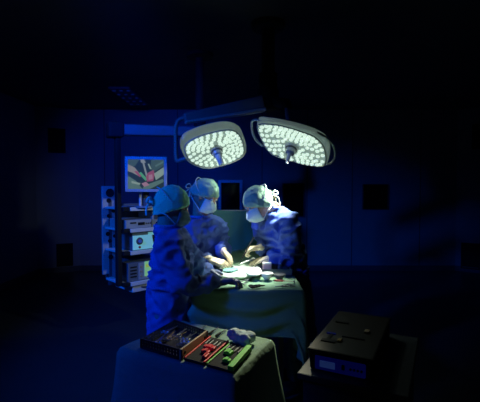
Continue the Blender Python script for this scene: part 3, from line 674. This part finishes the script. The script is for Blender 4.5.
zt = ZF+.005
# steel basket on the left with tan end panel
bx = [PZ(x, y, zt) for x, y in ((141, 348.5), (181, 360.5), (207.5, 340), (175, 328.5))]
t = thing('instrument_basket', sum(bx, V((0, 0, 0)))/4, 'open steel basket of instruments with tan side panel on the trolley', 'tray')
q = MB(); q.hexa(bx, [p+Z*.005 for p in bx]); q.build('basket_floor', M['dsteel'], t)
hB = .05
for k in range(4):
    a, b = bx[k], bx[(k+1) % 4]; d = (b-a).normalized(); n_ = V((-d.y, d.x, 0))*.004
    if k == 1:
        q = MB(); q.hexa([a, b, b+n_*2.5, a+n_*2.5], [p+Z*hB for p in (a, b, b+n_*2.5, a+n_*2.5)]); w = q.build('side_panel', M['tan'], t, bevel=.002)
        for f in (.12, .88):
            MB().lathe(a.lerp(b, f)+Z*.025-n_*.2, -n_, [(0, .008), (.003, .007)], 12).build('rivet', M['black'], w)
    else:
        q = MB(); nn = 14; L_ = (b-a).length
        q.box((a+b)/2+n_*.5+Z*.008, d*L_/2, n_*.5, Z*.008); q.box((a+b)/2+n_*.5+Z*(hB-.005), d*L_/2, n_*.5, Z*.005)
        for i in range(nn+1): q.box(a.lerp(b, i/nn)+n_*.5+Z*.028, d*L_/nn*.36, n_*.4, Z*.022)
        q.box((a+b)/2+n_*.5+Z*.029, d*L_/2, n_*.35, Z*.003)
        q.build('perforated_wall', M['dsteel'], t)
def bl(u, v, z=0): return (bx[0].lerp(bx[1], u)).lerp(bx[3].lerp(bx[2], u), v)+Z*z
G2 = 'instruments heaped in the steel basket'
lab2 = 'shiny steel instrument lying in the open steel basket among others'
for i in range(11):
    u, v = random.uniform(.16, .84), random.uniform(.12, .55); a = bl(u, v, .012+.003*i); b = bl(min(.9, u+random.uniform(-.15, .15)), v+.33, .014+.003*i); d = b-a; w = perp(d)[0]
    w = V((-d.y, d.x, 0)).normalized()
    tt = thing('clamp', a.lerp(b, .5), lab2, 'clamp', G2); m = M['brass'] if i % 4 == 0 else M['steel']
    MB().tube([a+w*.009, a+d*.6, b], [.003, .004, .002], 6).build('shank', m, tt); MB().tube([a-w*.009, a+d*.6+Z*.001, b], [.003, .004, .002], 6).build('shank', m, tt)
    for s in (1, -1): MB().tube([a+w*.012*s-d.normalized()*.01+(d.normalized()*math.cos(2*PI*k/12)+w*math.sin(2*PI*k/12))*.011 for k in range(13)], .0025, 6).build('finger_ring', m, tt)
# two black trays with coloured edges
def mat_tray(label, px, m_edge_l, m_edge_r, wr, hr):
    r = [PZ(x, y, zt) for x, y in px]; t = thing('instrument_tray', sum(r, V((0, 0, 0)))/4, label, 'tray', 'black trays on the trolley')
    q = MB(); q.hexa(r, [p+Z*.012 for p in r]); q.build('tray_floor', M['black'], t, bevel=.002)
    ax = (r[1]-r[0]).normalized()
    if m_edge_l: q = MB(); q.hexa([r[0], r[0]+ax*.009, r[3]+ax*.009, r[3]], [p+Z*.018 for p in (r[0], r[0]+ax*.009, r[3]+ax*.009, r[3])]); q.build('edge_strip', m_edge_l, t, bevel=.002)
    q = MB(); q.hexa([r[1]-ax*wr, r[1], r[2], r[2]-ax*wr], [p+Z*hr for p in (r[1]-ax*wr, r[1], r[2], r[2]-ax*wr)]); q.build('edge_strip', m_edge_r, t, bevel=.002)
    return r
rA = mat_tray('black tray with red edges next to the steel basket', [(184, 360.5), (204.5, 366), (229, 343.5), (210, 338.8)], M['red'], M['red'], .009, .018)
rB = mat_tray('black tray with green edges at the right of the trolley', [(206, 366.5), (233, 374), (252, 351.5), (231, 344.5)], M['green'], M['green'], .028, .03)
def tl(r, u, v, z): return (r[0].lerp(r[1], u)).lerp(r[3].lerp(r[2], u), v)+Z*z
def clip(r, u0, u1, v0, v1, m, label, group):
    z = zt-r[0].z+.012; q = MB(); c = [tl(r, u0, v0, z), tl(r, u1, v0, z), tl(r, u1, v1, z), tl(r, u0, v1, z)]; t = thing('clip', sum(c, V((0, 0, 0)))/4, label, 'clip', group)
    q.hexa(c, [p+Z*.014 for p in c]); q.build('block', m, t, bevel=.003)
    m_ = [c[0].lerp(c[1], .3), c[0].lerp(c[1], .7), c[3].lerp(c[2], .7), c[3].lerp(c[2], .3)]; q = MB(); q.hexa([p+Z*.012 for p in m_], [p+Z*.018 for p in m_]); q.build('ridge', m, t)
clip(rA, .3, .85, .47, .58, M['red'], 'red clip across the middle of the red edged tray, farther one', 'red clips in the tray')
clip(rA, .42, .8, .30, .39, M['red'], 'red clip in the red edged tray, nearer and shorter one', 'red clips in the tray')
clip(rA, .7, .88, .12, .28, M['red'], 'small red clip at the near end of the red edged tray', 'red clips in the tray')
clip(rB, .2, .5, .48, .62, M['green'], 'green clip in the middle of the green edged tray', 'green clips in the tray')
clip(rB, .42, .7, .2, .3, M['green'], 'green clip at the near end of the green edged tray', 'green clips in the tray')
G3 = 'slim instruments in the coloured trays'
for r, us, nm in ((rA, (.2, .38, .6, .78), 'red'), (rB, (.14, .3, .5, .66), 'green')):
    for u in us:
        a, b = tl(r, u, .64, zt-r[0].z+.016), tl(r, u+.02, .94, zt-r[0].z+.016)
        tt = thing('scalpel', a.lerp(b, .5), 'slim dark handle lying at the far end of the %s edged tray' % nm, 'scalpel', 'slim handles in the %s edged tray' % nm)
        MB().tube([a, a.lerp(b, .6)], [.004, .005], 8).build('handle', M['dgrey'], tt); MB().tube([a.lerp(b, .6), b], [.003, .001], 6).build('blade', M['dgrey'], tt)
# crumpled cloth
q = MB(); c = PZ(241, 343, zt)
for i in range(16):
    a = random.uniform(0, 2*PI); r = random.uniform(0, .06); q.ell(c+uu*r*math.cos(a)*1.0+vv*r*math.sin(a)*.55+Z*(.026+.014*random.random()), uu*.03, vv*.022, Z*.026, 12, 8)
tag(blob(q, 'crumpled_cloth', M['mask'], None, .006, 2, lambda p, n: (1-abs(fold(p*38))*2.2)*.007), 'crumpled pale teal cloth heaped at the back right of the trolley', 'cloth')
handtool('forceps', 'dark straight tool behind the steel basket, leftmost of the row', 'forceps', (199, 331.5), (207, 325.5), zt, M['dsteel'], M['dsteel'], 'straight tools behind the basket')
handtool('forceps', 'dark straight tool behind the red edged tray, middle of the row', 'forceps', (208.5, 335.5), (219, 328), zt, M['black'], M['dsteel'], 'straight tools behind the basket', .006)
handtool('forceps', 'dark straight tool left of the crumpled cloth, rightmost of the row', 'forceps', (215.5, 337.5), (227, 330), zt, M['black'], M['dsteel'], 'straight tools behind the basket', .006)

# ------------------------------------------------------------------ machine on a cart, right foreground
zc = .79
d0 = PZ(308.5, 347, .9); d0.z = 0
eu = V((math.cos(math.radians(-27)), math.sin(math.radians(-27)), 0)); ev = V((-eu.y, eu.x, 0)); ew, ed = .29, .62
def cp_(a, b, z): return d0+eu*a+ev*b+Z*z
def cbox(a0, a1, b0, b1, z0, z1): return MB().box(cp_((a0+a1)/2, (b0+b1)/2, (z0+z1)/2), eu*(a1-a0)/2, ev*(b1-b0)/2, Z*(z1-z0)/2)
ct = thing('equipment_cart', cp_(ew/2+.05, ed/2, 0), 'dark equipment cart in the right foreground carrying a brown topped machine', 'cart')
cbox(-.04, ew+.15, -.05, ed+.06, zc-.03, zc).build('cart_top', M['dgrey'], ct, bevel=.006)
cbox(-.02, ew+.13, -.02, ed+.03, .12, zc-.03).build('cabinet', M['dgrey'], ct, bevel=.006)
for k in range(3):
    dw = cbox(.0, ew+.11, -.035, -.02, .14+.2*k, .33+.2*k).build('drawer', M['dgrey'], ct, bevel=.004)
    cbox(.12, ew-.02, -.05, -.035, .25+.2*k, .265+.2*k).build('drawer_handle', M['steel'], dw, bevel=.004)
for a in (.03, ew+.08):
    for b in (.03, ed-.03): MB().lathe(cp_(a-.02, b, .06), eu, [(0, .05), (.004, .06), (.036, .06), (.04, .05)], 18).build('caster', M['black'], ct); cbox(a-.015, a+.015, b-.015, b+.015, .06, .13).build('caster_fork', M['black'], ct)
mx = thing('electrosurgical_unit', cp_(ew/2, ed/2, zc), 'machine with brown lid and blue lit front on the cart in the right foreground', 'machine')
q = MB(); q.hexa([cp_(0, .02, zc), cp_(ew, .02, zc), cp_(ew, ed, zc), cp_(0, ed, zc)], [cp_(0, 0, .885), cp_(ew, 0, .885), cp_(ew, ed, .885), cp_(0, ed, .885)]); q.build('casing', M['black'], mx, bevel=.01)
lid = cbox(-.005, ew+.005, -.008, ed+.005, .883, .9).build('lid', M['lid'], mx, bevel=.008)
cbox(.03, .10, .10, .13, .9, .905).build('lid_slot', M['grille'], lid); cbox(.03, .075, .21, .225, .9, .905).build('lid_slot', M['bluescr'], lid); cbox(.05, .065, .13, .21, .9, .904).build('lid_slot', M['grille'], lid)
cbox(.11, .22, .2, .21, .9, .904).build('lid_slot', M['grille'], lid)
cbox(.03, .10, .40, .42, .9, .905).build('lid_slot', M['grille'], lid)
cbox(.105, .125, .12, .155, .9, .91).build('latch', M['brass'], lid, bevel=.003)
cbox(.20, .225, .30, .34, .9, .91).build('latch', M['tan'], lid, bevel=.003)
fp = cbox(.03, ew-.03, -.002, .012, .803, .868).build('front_panel', M['bluescr'], mx, bevel=.006)
cbox(.055, .125, -.006, -.002, .82, .85).build('display', M['bluescr2'], fp); cbox(.155, .17, -.008, -.002, .825, .85).build('switch', M['black'], fp, bevel=.003)
for k in range(4): MB().lathe(cp_(.195+.016*k, -.002, .835), -ev, [(0, .006), (.006, .005)], 10).build('button', M['dgrey'], fp)

# ------------------------------------------------------------------ light
W = bpy.data.worlds.new('world'); SC.world = W; W.use_nodes = True
W.node_tree.nodes['Background'].inputs['Color'].default_value = (.01, .02, .06, 1); W.node_tree.nodes['Background'].inputs['Strength'].default_value = .02
def spot(name, loc, aim, power, col, ang, blend, size):
    l = bpy.data.lights.new(name, 'SPOT'); l.energy = power; l.color = col; l.spot_size = math.radians(ang); l.spot_blend = blend; l.shadow_soft_size = size
    o = bpy.data.objects.new(name, l); C.objects.link(o); o.location = loc; o.rotation_euler = (V(aim)-V(loc)).to_track_quat('-Z', 'Y').to_euler(); return o
site = V((0, 2.88, 1.02))
for f, n, nm in ((fL, nL, 'left'), (fR, nR, 'right')):
    right = nm == 'right'
    spot('lamp_beam_'+nm, f+n*.2, (.10, 2.95, 1.02) if right else (-.02, 2.93, 1.02), 95 if right else 65, (.95, 1, .84), 54 if right else 42, .9, .05)
    spot('lamp_spill_'+nm, f+n*.2, f+n, 1.8, (.85, 1, .84), 165, .6, .05)
spot('shelf_fill', fR+nR*.2, (-1.1, 4.25, 1.2), 20, (.85, 1, .9), 64, 1.0, .05)  # extra spot added at the right lamp to brighten the shelf fronts
spot('trolley_fill', fR+nR*.2, (.0, 1.95, .85), 60, (1, .95, .66), 34, 1.0, .05)  # extra warm spot added to brighten the trolley sheet and coloured trays
BL = (.0, .055, 1.0)
spot('blue_ceiling_lamp_key', (-2.7, .5, 3.0), (-1.1, 3.4, 1.2), 600, (0, .10, 1), 54, 1.0, .12)
spot('blue_sheet_fill', (-2.6, .2, 3.0), (-.5, 1.9, .6), 95, BL, 26, 1.0, .12)  # unseen fill spot added to turn the sheet's left side blue
spot('blue_ceiling_lamp_wash', (-.9, 2.2, 3.1), (-1.45, 7.8, 1.75), 400, BL, 50, 1.0, .3)
